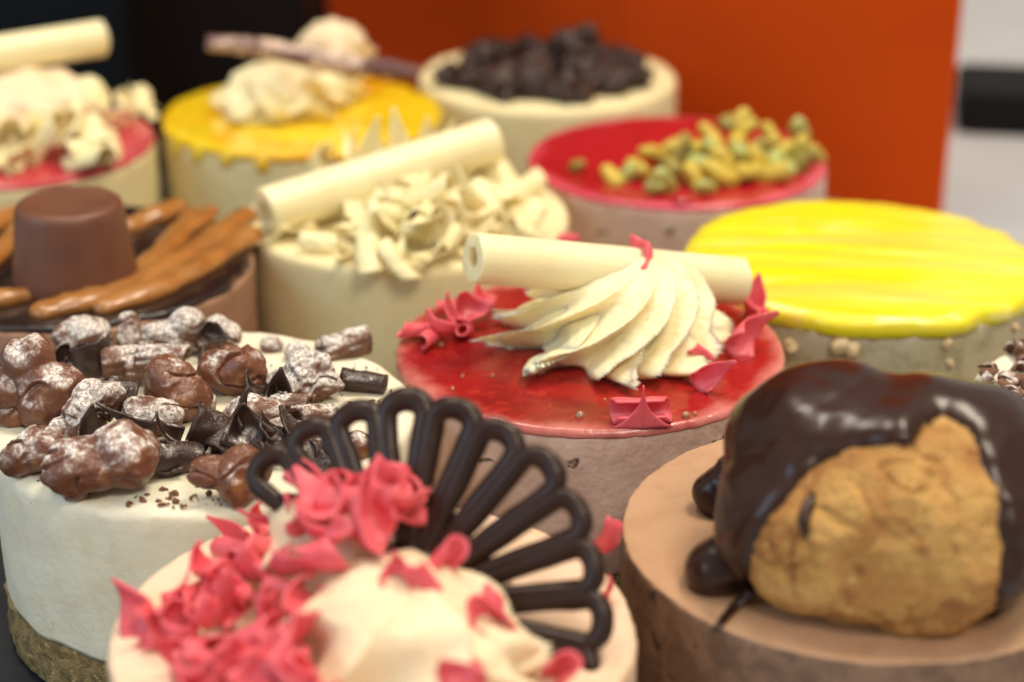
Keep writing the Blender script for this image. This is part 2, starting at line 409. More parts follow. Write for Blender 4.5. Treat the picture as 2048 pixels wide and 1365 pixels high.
def swirl(R, H, n, twist, amp, seed=0, steps=70, seg=None, base_flare=.12, lean=0.0, saw=.74, power=.66, wob=.06, lip=.14, dome=2.4):
    """piped rosette: twisted flutes whose edges curl over their neighbours, rising to a soft peak"""
    seg = seg or n * 34
    V, Fc = [], []
    pitch = 2 * math.pi / n
    for j in range(steps + 1):
        t = j / steps
        if t < .12:
            q = t / .12; rr = R * (.82 + .18 * math.sin(q * math.pi / 2)); z = H * .14 * q
        else:
            q = (t - .12) / .88
            rr = R * max(0, 1 - q ** dome) ** power; z = H * (.14 + .86 * q)
        for i in range(seg):
            a = 2 * math.pi * i / seg
            ph = (a + twist * t + .16 * nz((math.cos(a), math.sin(a), t * 1.2), 1.3, seed)) * n / (2 * math.pi)
            f = ph - math.floor(ph); fi = int(math.floor(ph)) % n
            f2 = f ** 1.18
            s = 1 - math.sin(math.pi * f2) ** .8
            ai = amp * (1 + .5 * noise.noise(Vector((fi * 3.1 + seed, 1.7, .3))))
            env = (.5 + .5 * math.sin(min(1, t * 1.2 + .12) * math.pi))
            edge = 1 + .05 * nz((fi * 5.0, t * 6, seed), 1.0, seed) + .022 * s ** 4 * nz((fi * 5.0, t * 22, seed), 1.0, seed)
            r = rr * (1 - ai * (1 - s * edge) * env)
            vary = 1 + .9 * noise.noise(Vector((fi * 1.9, seed, 2.2)))
            r += base_flare * R * s ** 2 * math.exp(-((t - .13) / .11) ** 2) * vary
            zz = z + .14 * H * math.exp(-((t - .18) / .13) ** 2) * (s - .3) * vary
            a2 = a + lip * pitch * s ** 3 * (1 - .5 * t)
            p = Vector((r * math.cos(a2) + lean * t * t, r * math.sin(a2), zz))
            p += p.normalized() * wob * R * nz(p, 3.2 / R, seed) + Vector((0, 0, .22 * nz(p, .8, seed)))
            if z < .02 * H: p.z = min(p.z, 0.0) - .3
            V.append(p)
    for j in range(steps):
        for i in range(seg):
            i2 = (i + 1) % seg
            Fc.append((j * seg + i, j * seg + i2, (j + 1) * seg + i2, (j + 1) * seg + i))
    Fc.append(tuple(range(seg - 1, -1, -1))); Fc.append(tuple(range(steps * seg, (steps + 1) * seg)))
    return V, Fc

def box(cx, cy, z0, sx, sy, h, rz=0.0, bev=1.0):
    """bevelled upright box (chamfered vertical edges and rims)"""
    V, Fc = [], []
    def ring(ix, z):
        a, b = sx / 2 - ix, sy / 2 - ix
        c = bev
        pts = [(-a + c, -b), (a - c, -b), (a, -b + c), (a, b - c), (a - c, b), (-a + c, b), (-a, b - c), (-a, -b + c)]
        for x, y in pts:
            V.append(Vector((cx + x * math.cos(rz) - y * math.sin(rz), cy + x * math.sin(rz) + y * math.cos(rz), z)))
    ring(bev, z0); ring(0, z0 + bev); ring(0, z0 + h - bev); ring(bev, z0 + h)
    for j in range(3):
        for i in range(8):
            i2 = (i + 1) % 8
            Fc.append((j * 8 + i, j * 8 + i2, (j + 1) * 8 + i2, (j + 1) * 8 + i))
    Fc.append(tuple(range(7, -1, -1))); Fc.append(tuple(range(24, 32)))
    return V, Fc

# ------------------------------------------------------------------ the setting
def structure(name, vf, m):
    o = put(name, mesh(name, *vf, sm=False), m); o["kind"] = "structure"; return o
def tag(o, label, cat, group=None):
    o["label"] = label; o["category"] = cat
    if group: o["group"] = group
    return o
structure("counter", box(0, 500, -38, 2400, 2000, 30), M_counter)
bb = put("serving_board", mesh("serving_board", *box(-16, 24, -8, 346, 408, 8, 0, 1.2), sm=False), M_board, None, (-20, 380, 0), (0, 0, math.radians(22)))
tag(bb, "black slate board under all the cheesecakes", "board")

bx = bpy.data.objects.new("orange_screen", None); COL.objects.link(bx); bx.location = (0, 0, -.008)
tag(bx, "tall folded orange card screen standing behind the pistachio cheesecake", "screen")
def wall_panel(name, a, b, h, t, parent, m, z0=0):
    a, b = Vector((*a, 0)), Vector((*b, 0)); d = (b - a).normalized(); n = Vector((d.y, -d.x, 0))
    V = []
    for z in (z0, z0 + h):
        for p, s in ((a, 0), (b, 0), (b, t), (a, t)): V.append(p - n * s + Vector((0, 0, z)))
    Fc = [(0, 1, 5, 4), (1, 2, 6, 5), (2, 3, 7, 6), (3, 0, 4, 7), (3, 2, 1, 0), (4, 5, 6, 7)]
    return put(name, mesh(name, V, Fc, sm=False), m, parent)
wall_panel("panel", (-92, 752), (37, 622), 330, 3, bx, M_orange)
wall_panel("panel", (37.3, 622), (136.5, 562), 330, 3, bx, M_orange)
p225, p605 = W(232, 150, 40), W(607, 100, 40)
def at_y(px, y):  # x (mm) where the photo column px meets the upright plane y, near the top of the picture
    return (px - 1024) / F_PX * (y * CP - (60 - CAM_Z) * SP)
db = put("dark_brown_box", mesh("dark_brown_box", *box((at_y(605, 600) + at_y(232, 600)) / 2, 640, -8, at_y(605, 600) - at_y(232, 600), 80, 320), sm=False), M_brownbox)
tag(db, "very dark brown box behind the golden-yellow glazed cheesecake", "box")
db2 = put("black_box", mesh("black_box", *box(at_y(234, 580) - 130, 622, -8, 260, 84, 320), sm=False), M_blackbox)
tag(db2, "blue-black box in the top left corner, behind the pinkish-red glazed cheesecake", "box")
bar = put("black_bar", mesh("black_bar", *box(0, 0, 0, 240, 40, 17, 0, 2), sm=False), M_black, None, (at_y(1950, 672) + 118, 655, -8), (0, 0, math.radians(-10)))
tag(bar, "flat black bar lying on the grey counter at the right edge", "bar")

# ------------------------------------------------------------------ cheesecake bodies
R0, TOP, CR = 39.6, 42.0, 11.5
CAKES = {}
GROUP = "small round cheesecakes packed close together on the board"
def cake(key, name, x, y, label, fill, top=TOP, side_amp=.25, top_amp=.25, rim=1.2, R=R0, seed=0, top_fn=None, side_mat=None):
    root = bpy.data.objects.new(name, None); COL.objects.link(root); root.location = (x * U, y * U, 0)
    tag(root, label, "cheesecake", GROUP)
    rnd = random.Random(seed)
    def dc(p, r, a):
        if r < 5: return p
        o = .8 * nz(p, .35, seed) + .5 * nz(p, .9, seed + 1)
        return p + Vector((math.cos(a), math.sin(a), 0)) * o * .7
    prof = [(R - 1.2, 0.15), (R - .3, 1)] + [(R - .1, z) for z in (2, 3.5, 5, 6.5, 8, 9.5, 10.6)] + [(R - .6, CR), (R - 3, CR + .2)]
    put("crust", mesh("crust", *lathe(prof, 150, dc)), M_crust, root)
    def df(p, r, a):
        q = p.copy()
        if r > R - rim - .01 and p.z < top - rim * .3:
            o = side_amp * (nz(p, .11, seed + 2) + .45 * nz(p, .5, seed + 4))
            q += Vector((math.cos(a), math.sin(a), 0)) * o
            if p.z < CR + 1.5: q.z += .9 * nz((p.x, p.y, 0), .16, seed + 8)
        if p.z > top - rim * 1.01:
            w = smooth(top - rim, top, p.z)
            q.z += top_amp * w * (nz(p, .13, seed + 5) + .5 * nz(p, .45, seed + 6))
            if r > R - rim * 2.2:
                e = side_amp * .8 * nz(p, .7, seed + 9); q += Vector((math.cos(a), math.sin(a), 0)) * e
            if top_fn: q.z += top_fn(q.x, q.y) * w
        return q
    zs = [CR + .25, CR + .9] + [CR + 1.5 + (top - rim - CR - 1.5) * i / 12 for i in range(13)]
    prof = [(R - 6, CR + .25)] + [(R - .15, z) for z in zs]
    for i in range(1, 5):
        th = math.pi / 2 * i / 4; prof.append((R - .15 - rim * (1 - math.cos(th)), top - rim + rim * math.sin(th)))
    side_n = len(prof) - 2
    for rr in (.955, .93, .9, .85, .78, .7, .6, .5, .4, .3, .2, .1, .02): prof.append(((R - rim - .2) * rr / .955 * .99, top))
    me = mesh("filling", *lathe(prof, 180, df))
    o = put("filling", me, fill, root)
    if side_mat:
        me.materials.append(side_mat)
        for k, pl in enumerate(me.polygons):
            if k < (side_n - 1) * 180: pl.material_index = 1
    CAKES[key] = (root, Vector((x, y, 0)))
    return root
def loc(key, px, py, h=0.0):
    """photo pixel -> cake-local point h mm above the cake top"""
    return W(px, py, TOP + h) - CAKES[key][1]
def glaze(key, name, m, z0=TOP - 1.6, th=1.6, R=R0 - .1, edge=.8, fn=None, wav=.3, seed=0, dome=0.3):
    root = CAKES[key][0]
    def d(p, r, a):
        q = p.copy()
        if r > R * .9:
            q += Vector((math.cos(a), math.sin(a), 0)) * wav * (nz((math.cos(a) * 3, math.sin(a) * 3, 0), 1.3, seed) + .6 * nz((math.cos(a) * 9, math.sin(a) * 9, 0), 1.3, seed + 1)) * smooth(R * .9, R, r)
        if p.z > z0 + th * .6:
            q.z += .12 * nz(p, .2, seed) + .05 * nz(p, .8, seed)
            if fn: q.z += fn(q.x, q.y)
        return q
    prof = [(R - 4, z0 + .15), (R - .5, z0 + .1), (R, z0 + .3)]
    for i in range(0, 5):
        h = math.pi / 2 * i / 4; prof.append((R - edge * (1 - math.cos(h)), z0 + th - edge + edge * math.sin(h)))
    for rr in [.95, .92, .88, .84, .8, .75, .7, .65, .6, .55, .5, .45, .4, .35, .3, .25, .2, .15, .1, .05, .01]:
        prof.append((R * rr, z0 + th + dome * (1 - rr * rr)))
    return put(name, mesh(name, *lathe(prof, 200, d)), m, root)

cake("pink", "cheesecake", -20.8, 240.2, "front peach-coloured cheesecake heaped with pink shavings and a dark chocolate fan", M_peach, rim=1.4, side_amp=.35, seed=1)
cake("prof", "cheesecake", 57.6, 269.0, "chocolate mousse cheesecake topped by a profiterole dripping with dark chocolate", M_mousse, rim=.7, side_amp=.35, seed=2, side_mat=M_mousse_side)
cake("nut", "cheesecake", -57.4, 314.5, "cream cheesecake covered in sugar-dusted milk chocolate clusters and dark curls", M_cream_top, rim=2.2, side_amp=.4, top_amp=.7, seed=3)
cake("jelly", "cheesecake", 15.8, 346.0, "red jelly cheesecake with a cream swirl and a white chocolate stick", M_pinkfill, top=TOP - 1.3, rim=.6, side_amp=.3, seed=4)
cake("lemon", "cheesecake", 79.2, 394.6, "bright lemon-yellow glazed cheesecake with a streaked top and no decoration", M_almondfill, top=TOP - 1.2, side_amp=.5, rim=1.5, seed=5)
cake("caramel", "cheesecake", -98.3, 393.5, "milk chocolate cheesecake striped with caramel under a large chocolate cup", M_milkmousse, top=TOP - 1, rim=.8, seed=6)
cake("white", "cheesecake", -25.6, 427.8, "all-cream cheesecake piled with white chocolate shavings, directly behind the red jelly one", M_cream_pale, rim=2.0, side_amp=.1, seed=7)
cake("pist", "cheesecake", 43.4, 471.0, "deep red glazed cheesecake scattered with green pistachio pieces", M_pinkfill, top=TOP - 1.3, rim=.8, side_amp=.2, seed=8)
cake("straw", "cheesecake", -137.0, 485.2, "pinkish-red glazed cheesecake under white shavings in the back left corner", M_cream_pale, top=TOP - 1.2, rim=1, seed=9)
cake("mango", "cheesecake", -59.8, 513.2, "golden-yellow glazed cheesecake with cream and a marbled chocolate shard", M_cream_pale, top=TOP - 1.3, rim=1.4, seed=10)
cake("rear", "cheesecake", 10.8, 554.6, "rearmost cream cheesecake with a heap of dark chocolate chunks", M_cream_pale, rim=2.2, side_amp=.2, top_amp=.6, seed=11)
cake("flake", "cheesecake", 125.5, 313.4, "cheesecake with brown chocolate flakes, cut off by the right edge", M_cream_top, rim=1.5, seed=12)

# ------------------------------------------------------------------ shavings, shared meshes
PK, WK, DK = [], [], []
for s in range(4):
    PK.append(mesh("pink_shaving", *curl_sail(4.6 + .5 * s, 10 + 1.2 * (s % 2), 1.9 + .45 * (s % 3), .55 - .25 * (s % 3), .38, s)))
    PK.append(mesh("pink_shaving", *curl_tri(5.6 + .4 * s, 1.2 + .45 * s, .38, s, 1.2 + .25 * (s % 3))))
    PK.append(mesh("pink_shaving", *curl_roll(4.2 + .4 * s, 1.7 + .2 * (s % 2), .75 + .17 * s, .6, .38, s)))
    WK.append(mesh("white_shaving", *curl_roll(5.0 + .6 * s, 3.2 + .6 * (s % 3), .30 + .09 * s, .30, .28, s + 9)))
    WK.append(mesh("white_shaving", *curl_sail(2.8 + .5 * s, 11 + s, 1.2 + .5 * (s % 2), .4 - .3 * (s % 2), .28, s + 5)))
    DK.append(mesh("dark_shaving", *curl_sail(4.2 + .4 * s, 9 + s, 1.7 + .4 * (s % 3), .5 - .2 * s, .55, s + 20)))
    DK.append(mesh("dark_shaving", *curl_tri(5.4, 1.1 + .4 * s, .55, s + 20, 1.5)))
def sprinkle(name, pool, m, key, spots, seed, h_default=1.5, s0=.85, s1=1.15, tilt=.9):
    rnd = random.Random(seed); out = []
    for sp in spots:
        px, py = sp[0], sp[1]; h = sp[2] if len(sp) > 2 else h_default
        k = sp[3] if len(sp) > 3 and sp[3] is not None else rnd.uniform(s0, s1)
        me = pool[sp[4]] if len(sp) > 4 and sp[4] is not None else rnd.choice(pool)
        r = sp[5] if len(sp) > 5 else (rnd.uniform(-tilt, tilt), rnd.uniform(-tilt, tilt), rnd.uniform(0, 6.28))
        out.append(put(name, me, m, CAKES[key][0], loc(key, px, py, h), r, k))
    return out

# ------------------------------------------------------------------ 1 front pink cake
root, C = CAKES["pink"]
O = WD(792, 1216, 279) - C
e1 = Vector((math.cos(.30), math.sin(-.30), -.02)).normalized()
e2 = Vector((0.02, math.sin(.60), math.cos(.60))); e2 = (e2 - e1 * e2.dot(e1)).normalized(); e3 = e1.cross(e2)
def fanpt(x, y, ang): return O + e1 * (x * math.cos(ang) - y * math.sin(ang)) + e2 * (x * math.sin(ang) + y * math.cos(ang))
parts = []
NP, A0, A1 = 11, math.radians(-17), math.radians(152)
da = (A1 - A0) / NP
for i in range(NP):
    ac = A0 + da * (i + .5); rt = 28.9 + .4 * math.sin(i * 2.1)
    half = lambda r: max(.15, r * math.tan(da / 2) - .75)
    pts, rad = [], []
    for j in range(11):
        r = 6 + (rt - 6) * j / 10; pts.append(fanpt(r, -half(r), ac)); rad.append(1.3 + .55 * j / 10)
    for j in range(1, 10):
        t = math.pi * j / 10; hh = half(rt)
        pts.append(fanpt(rt + hh * .75 * math.sin(t), -hh * math.cos(t), ac)); rad.append(1.85 + .15 * math.sin(t))
    for j in range(10, -1, -1):
        r = 6 + (rt - 6) * j / 10; pts.append(fanpt(r, half(r), ac)); rad.append(1.3 + .55 * j / 10)
    parts.append(tube(pts, rad, 14, .85, rough=.22, seed=i))
for k in range(9):
    a = A0 + (A1 - A0) * (k + .5) / 9; parts.append(tube([fanpt(0, 0, a), fanpt(9.5, 0, a)], 2.0, 8))
put("chocolate_fan", mesh("chocolate_fan", *join(*parts)), M_dark, root)

sw = put("cream_swirl", mesh("cream_swirl", *swirl(18.5, 16, 6, -1.0, .34, 3, 60, wob=.05, base_flare=.2)), M_whip2, root, loc("pink", 795, 1330, 0), (0, 0, .6))
put("cream_swirl", mesh("cream_swirl", *swirl(11, 10, 6, 1.3, .30, 5, 40, wob=.10)), M_whip2, root, loc("pink", 950, 1352, 0), (0, 0, 1.6))
put("cream_swirl", mesh("cream_swirl", *swirl(15, 18, 6, -1.0, .25, 6, 40, wob=.05)), M_whip2, root, loc("pink", 690, 1175, 0), (0, 0, .1))
rnd = random.Random(5)
spots = []
for px, py, h, s in [(295, 1240, 2, 1.2), (430, 1165, 3, 1.25), (385, 1190, 3, 1.0), (500, 1160, 5, 1.1), (470, 1100, 3, .9), (520, 1065, 4, .9), (478, 1068, 1.5, .75), (560, 1060, 7, 1.0),
                     (455, 1235, 4, .95), (520, 1225, 7, 1.0), (440, 1300, 3, 1.15), (500, 1280, 6, 1.0), (400, 1340, 2, 1.1), (480, 1350, 4, 1.2), (550, 1310, 7, 1.1), (560, 1350, 6, 1.1), (430, 1372, 3, 1.1), (520, 1385, 4, 1.2), (590, 1390, 7, 1.1), (360, 1285, 2, .8), (470, 1195, 5, .9),
                     (590, 1195, 11, .95), (560, 1145, 10, 1.0), (640, 1150, 14, .95), (610, 1065, 14, 1.0), (605, 1010, 14, 1.0), (655, 1020, 18, 1.1), (640, 1075, 16, 1.0), (700, 1000, 20, 1.1), (750, 1010, 20, 1.1), (715, 1050, 19, 1.1), (775, 1035, 18, 1.05), (815, 985, 18, 1.05), (850, 1010, 16, 1.0), (690, 965, 20, .95), (835, 965, 17, .9), (545, 1100, 8, 1.05), (620, 975, 17, .95), (760, 970, 20, .95), (680, 1085, 17, .9), (590, 1030, 13, .9), (730, 1075, 17, .8), (800, 1010, 18, .9),
                     (888, 1125, 15, 1.05), (848, 1165, 15, .95), (810, 1160, 15, .75), (1000, 1262, 8, 1.3), (985, 1235, 8, .8), (1115, 1345, 3, 1.1), (1225, 1095, 3, .9), (1222, 1192, 1, .5), (965, 1350, 10, .7), (900, 1355, 12, .7), (250, 1200, 1, .28), (1060, 1120, 1, .5)]:
    spots.append((px, py, h, s))
for k in range(22):
    px, py = rnd.uniform(350, 600), rnd.uniform(1120, 1385)
    if px > 330 + (1385 - py) * .05: spots.append((px, py, 3 + (px - 350) * .022, rnd.uniform(.7, 1.0)))
sprinkle("pink_shaving", PK, M_pink, "pink", spots, 11, tilt=1.1)

# ------------------------------------------------------------------ 2 profiterole cake
root, C = CAKES["prof"]
pc = loc("prof", 1760, 1002, 14.2)
lobes = [(Vector((0, 0, 0)), 17.5), (Vector((6, -2, -1)), 16.5), (Vector((-8, -2, -4)), 14.5), (Vector((-7, 8, 5.5)), 13.0), (Vector((9.5, 3, 3.5)), 14.5), (Vector((4, -5, -5)), 13.5)]
V0, F0 = ico(6)
poly = [(1488, 1215), (1495, 1150), (1503, 1085), (1560, 1012), (1600, 965), (1640, 922), (1740, 890), (1815, 890), (1850, 848), (1882, 836), (1930, 860), (1968, 930), (2002, 1015), (2010, 1090), (1990, 1150), (1975, 1400), (1500, 1400)]
def sd_poly(x, y):
    d, ins = 1e9, False
    n = len(poly)
    for i in range(n):
        x0, y0 = poly[i]; x1, y1 = poly[(i + 1) % n]
        ex, ey = x1 - x0, y1 - y0; wx, wy = x - x0, y - y0
        t = max(0, min(1, (wx * ex + wy * ey) / (ex * ex + ey * ey)))
        d = min(d, math.hypot(wx - ex * t, wy - ey * t))
        if (y0 > y) != (y1 > y) and x < (x1 - x0) * (y - y0) / (y1 - y0) + x0: ins = not ins
    return d if ins else -d
cf = (Vector((0, 0, CAM_Z)) - (pc + C)).normalized()
Vb, Vc, keep = [], [], []
for d in V0:
    r = ray_lobes(d, lobes)
    p = d * r
    rb = r + 1.0 * nz(p, .10, 4) + .9 * nz(p, .2, 5) + .35 * nz(p, .5, 6) + .30 * nz(p, 1.4, 7) - .9 * max(0, .16 - abs(nz(p, .17, 11))) / .16 * smooth(-.1, .35, nz(p, .09, 12))
    q = d * rb; q.z = max(q.z * .87, -14.6)
    Vb.append(q)
    ps = d * r; ps.z *= .87; x, y = PX(ps + pc + C)
    front = d.dot(cf)
    m = -sd_poly(x, y) / 13.0 if front > -.05 else 6.0      # mm outside the bare window
    m += .35 * nz(p, .16, 8)
    if d.z < -.55 and front < .5: m = min(m, 6)
    mx = max(0, min(1, (m + .1) / 3.4)); th = 1.9 * math.sqrt(1 - (1 - mx) ** 2) - .2 if m > -.1 else -1.2
    rc = r + 1.0 * nz(p, .10, 4) + .8 * nz(p, .13, 9) + .25 * nz(p, .3, 10)
    q2 = d * (rc + th); q2.z = max(q2.z * .87, -14.6)
    Vc.append(q2); keep.append(m)
pr = put("profiterole", mesh("profiterole", Vb, F0), M_choux, root, pc)
fc = [f for f in F0 if max(keep[i] for i in f) > -.7]
used = sorted({i for f in fc for i in f}); re = {i: k for k, i in enumerate(used)}
put("chocolate_sauce", mesh("chocolate_sauce", [Vc[i] for i in used], [tuple(re[i] for i in f) for f in fc]), M_glossdark, pr)
# drips and pools of sauce beside the choux
def blob(name, key, px, py, h, r, seed, parent, m, sq=.7, lob=None, lvl=4):
    lob = lob or [(Vector((0, 0, 0)), r), (Vector((r * .4, r * .2, -.2 * r)), r * .8)]
    return put(name, mesh(name, *lump(lob, lvl, (.06, .12), (.0, .8), seed, sq)), m, parent, loc(key, px, py, h))
blob("chocolate_drip", "prof", 1428, 1140, 3.0, 4.2, 1, root, M_glossdark, .95, [(Vector((0, 0, 0)), 4.4), (Vector((2.4, .8, 1.0)), 4.6), (Vector((4.6, 1.8, 3.0)), 4.4), (Vector((5.6, 2.4, 6.0)), 3.6), (Vector((.2, 2.0, -.6)), 4.2)])
blob("chocolate_drip", "prof", 1425, 985, 3.0, 4.0, 2, root, M_glossdark, .95, [(Vector((0, 0, 0)), 3.4), (Vector((2, 0, 1.6)), 3.6), (Vector((3.2, 0, 4.2)), 3.0), (Vector((1.4, -.8, -1.6)), 3.6)])
dp = [loc("prof", 1500, 1185, 2.2), loc("prof", 1468, 1215, .6), loc("prof", 1440, 1248, .15), loc("prof", 1432, 1262, -.2)]
put("chocolate_drip", mesh("chocolate_drip", *tube(spline(dp, 5), [1.5, 1.3, 1.1, 1.0, 1.0, .9, .9, .8, .8, .8, .7, .7, .6, .5, .4, .2], 8, .6)), M_glossdark, root)
dp = [loc("prof", 1622, 990, 21), loc("prof", 1612, 1030, 17), loc("prof", 1612, 1078, 12)]
def on_choux(px, py, lift):
    best = None
    for v in Vb:
        if v.normalized().dot(cf) > 0:
            x, y = PX(v + pc + C); e = (x - px) ** 2 + (y - py) ** 2
            if best is None or e < best[0]: best = (e, v)
    return best[1] + cf * lift
mk = [on_choux(1626, 990, .1), on_choux(1616, 1015, .2), on_choux(1609, 1045, .25), on_choux(1612, 1080, .1)]
put("chocolate_fleck", mesh("chocolate_fleck", *tube(spline(mk, 4), [.25, .6, .8, .95, 1.0, 1.0, 1.0, 1.0, .95, .85, .7, .5, .2], 8)), M_glossdark, pr)

# ------------------------------------------------------------------ 3 chocolate cluster cake
root, C = CAKES["nut"]
S3 = 10.9
def cluster(px, py, w, h, lob, m, seed, name="chocolate_cluster", rz=0.0, n1=.16, n2=.22):
    """lob: list of (dx px, dy px, r px) relative to the piece's middle, as the photo shows them"""
    L = []
    for dx, dy, r in lob:
        L.append((Vector((dx / S3, -dy * .35 / S3, -dy * .85 / S3)), r * 1.06 / S3))
    V, Fc = lump(L, 5 if max(w, h) > 80 else 4, (n1, .22), (n2, .75), seed, .95, 1.3 if max(w, h) > 80 else .6)
    zmin = min(v.z for v in V)
    base = W(px, py, TOP)
    o = put(name, mesh(name, V, Fc), m, root, W(px, py, TOP - zmin - .8) - C)
    return o
cluster(78, 768, 165, 160, [(0, 0, 52), (-22, -55, 52), (-62, 15, 40), (42, 15, 52), (0, 45, 45)], M_nut, 1)
cluster(168, 672, 125, 90, [(0, 0, 44), (25, 8, 40), (-25, 8, 36)], M_nutw, 2)
cluster(256, 662, 60, 90, [(0, 0, 26), (2, -22, 22), (0, 24, 28)], M_nutw, 3)
cluster(345, 668, 140, 100, [(0, 0, 34), (-38, 0, 32), (28, -18, 38), (10, 22, 32)], M_nutw, 4)
cluster(432, 670, 110, 80, [(0, 0, 38), (18, 4, 36), (-20, 12, 28)], M_nutw, 5)
cluster(467, 738, 145, 110, [(0, 0, 50), (20, 6, 48), (-28, -4, 42)], M_nutb, 6)
cluster(350, 780, 145, 120, [(0, 0, 52), (25, 15, 48), (-18, -18, 46)], M_nutb, 7)
cluster(608, 752, 130, 120, [(0, 0, 42), (25, 18, 40), (-25, 18, 40), (5, -18, 38), (28, -8, 30)], M_nutw, 8, n1=.28, n2=.5)
cluster(185, 812, 120, 110, [(0, 0, 42), (-18, 22, 42), (15, -20, 38)], M_nutw, 9, n1=.25, n2=.4)
cluster(298, 835, 120, 90, [(0, 0, 38), (26, 0, 36), (-18, -6, 34)], M_nutw, 10)
cluster(66, 902, 130, 100, [(0, 0, 40), (22, -2, 40), (-20, 12, 38)], M_nut, 11)
cluster(200, 928, 200, 150, [(0, 0, 52), (-48, 8, 56), (52, -12, 54), (30, -40, 40)], M_nut, 12, n1=.12)
cluster(500, 832, 130, 95, [(0, 0, 38), (28, 4, 40), (-24, 2, 32)], M_nut, 13)
cluster(462, 948, 130, 105, [(0, 0, 36), (-34, -2, 30), (22, -22, 36), (12, 26, 36), (32, 4, 28)], M_nutb, 14, n1=.25)
cluster(716, 888, 55, 60, [(0, 0, 26), (8, 10, 22)], M_nut, 15)
cluster(590, 705, 60, 45, [(0, 0, 22), (15, 4, 20)], M_nutw, 16)
cluster(540, 690, 50, 40, [(0, 0, 20), (14, 3, 16)], M_nutw, 17)
cluster(645, 690, 60, 34, [(0, 0, 16), (18, 3, 14)], M_nutw, 18)
cluster(248, 880, 70, 60, [(0, 0, 28), (16, 4, 26)], M_nut, 20)
cluster(395, 800, 70, 60, [(0, 0, 28), (12, 8, 24)], M_nutw, 21)
cluster(560, 862, 70, 60, [(0, 0, 28), (14, 4, 24)], M_nutw, 22)
cluster(120, 862, 60, 55, [(0, 0, 26), (10, 6, 22)], M_nutw, 23)
cluster(305, 700, 60, 55, [(0, 0, 26), (10, 6, 22)], M_nutw, 24)
cluster(225, 740, 60, 55, [(0, 0, 24), (12, 6, 22)], M_nutw, 25)
cluster(20, 820, 60, 60, [(0, 0, 30), (10, 10, 28)], M_nut, 19)
def flakepiece(px, py, h, s, rot, seed):
    return put("flaked_chocolate", mesh("flaked_chocolate", *curl_roll(5.2, 2.7, .62, .15, .9, seed, .1, .28)), M_flake, root, loc("nut", px, py, h), rot, s)
flakepiece(248, 722, 4.5, .95, (.3, .1, .4), 1); flakepiece(330, 722, 5.5, 1.0, (.5, -.1, -.3), 2)
flakepiece(692, 692, 1.6, .95, (.2, -.15, .35), 3); flakepiece(625, 838, 2.5, .85, (.4, .3, .8), 4); flakepiece(585, 815, 3.0, .8, (.2, -.2, -.4), 5)
flakepiece(300, 740, 3, .9, (.1, .1, .1), 6)
rolls = [mesh("dark_shaving", *curl_roll(4.6, 2.0, 1.5, .1, .55, 31)), mesh("dark_shaving", *curl_roll(4.0, 2.6, .85, .55, .55, 32)), mesh("dark_shaving", *curl_roll(3.2, 3.4, .45, .2, .6, 33))]
DKX = DK + rolls
for px, py, h, s, k, r in [(726, 764, 2.0, 1.0, 8, (.2, .1, -.15)), (185, 705, 6.0, 1.15, 10, (1.5, 1.3, .3)), (248, 792, 5.5, .95, 10, (1.2, .1, -.1)), (556, 778, 4.0, 1.0, 0, (1.45, .1, .2)), (410, 856, 4.5, 1.1, 10, (1.0, .6, .2)),
                           (487, 862, 4.5, 1.15, 3, (1.0, .0, .4)), (470, 830, 6.5, .9, 2, (1.5, .3, 1.2)), (540, 880, 3.0, 1.0, 1, (.6, .2, 1.2)), (345, 915, 2.8, 1.1, 9, (.3, .2, .5)), (310, 930, 2.0, 1.0, 5, (.5, .4, .2)), (545, 905, 1.8, .8, 8, (.2, .4, .6)),
                           (175, 858, 4.5, .95, 0, (1.35, .1, .5)), (420, 668, 5.5, .8, 7, (1.0, .2, .3)), (160, 730, 3.0, 1.0, 5, (.7, .2, .3)), (640, 900, 2.0, .9, 9, (.4, .2, .9)), (410, 745, 3, .9, 3, (.9, .4, 2)), (620, 925, 2.0, 1.0, 6, (.7, .2, .4)), (570, 800, 2.4, .9, 5, (.3, .3, 1.2)), (330, 880, 4.0, 1.0, 2, (.9, -.3, 1.9)), (395, 905, 1.8, 1.1, 4, (.5, .2, .1)), (255, 850, 3.5, 1.0, 6, (1.0, .3, 2.2)), (440, 890, 2.6, 1.0, 9, (.5, -.3, 1.4)), (520, 920, 1.6, .9, 3, (.6, .1, 2.6)), (590, 880, 2.4, 1.0, 4, (.8, .1, .9)), (120, 720, 5, .9, 5, (1.1, .2, .8)), (500, 790, 3, .9, 1, (.9, .2, 1.6))]:
    put("dark_shaving", DKX[k], M_darkp, root, loc("nut", px, py, h), r, s)
# crumbs strewn on the cream: far too small to pick apart
rnd = random.Random(77); pcs = []
def crumb(p, s, sd):
    V, Fc = ico(1); rr = random.Random(sd)
    sx, sy, sz = s * rr.uniform(.6, 1.6), s * rr.uniform(.5, 1.0), s * rr.uniform(.4, .8); R = Euler((rr.uniform(-.5, .5), rr.uniform(-.5, .5), rr.uniform(0, 6))).to_matrix()
    return [p + R @ Vector((v.x * sx, v.y * sy, v.z * sz)) * (1 + .35 * nz(v, 1.5, sd)) for v in V], Fc
spots = []
for k in range(34): spots.append((rnd.gauss(330, 45), rnd.gauss(1003, 14), rnd.uniform(.25, .75)))
for k in range(14): spots.append((rnd.gauss(60, 25), rnd.gauss(948, 8), rnd.uniform(.2, .6)))
for k in range(60): spots.append((rnd.uniform(540, 790), rnd.uniform(690, 830), rnd.uniform(.15, .6)))
for k in range(26): spots.append((rnd.uniform(380, 520), rnd.uniform(985, 1015), rnd.uniform(.12, .35)))
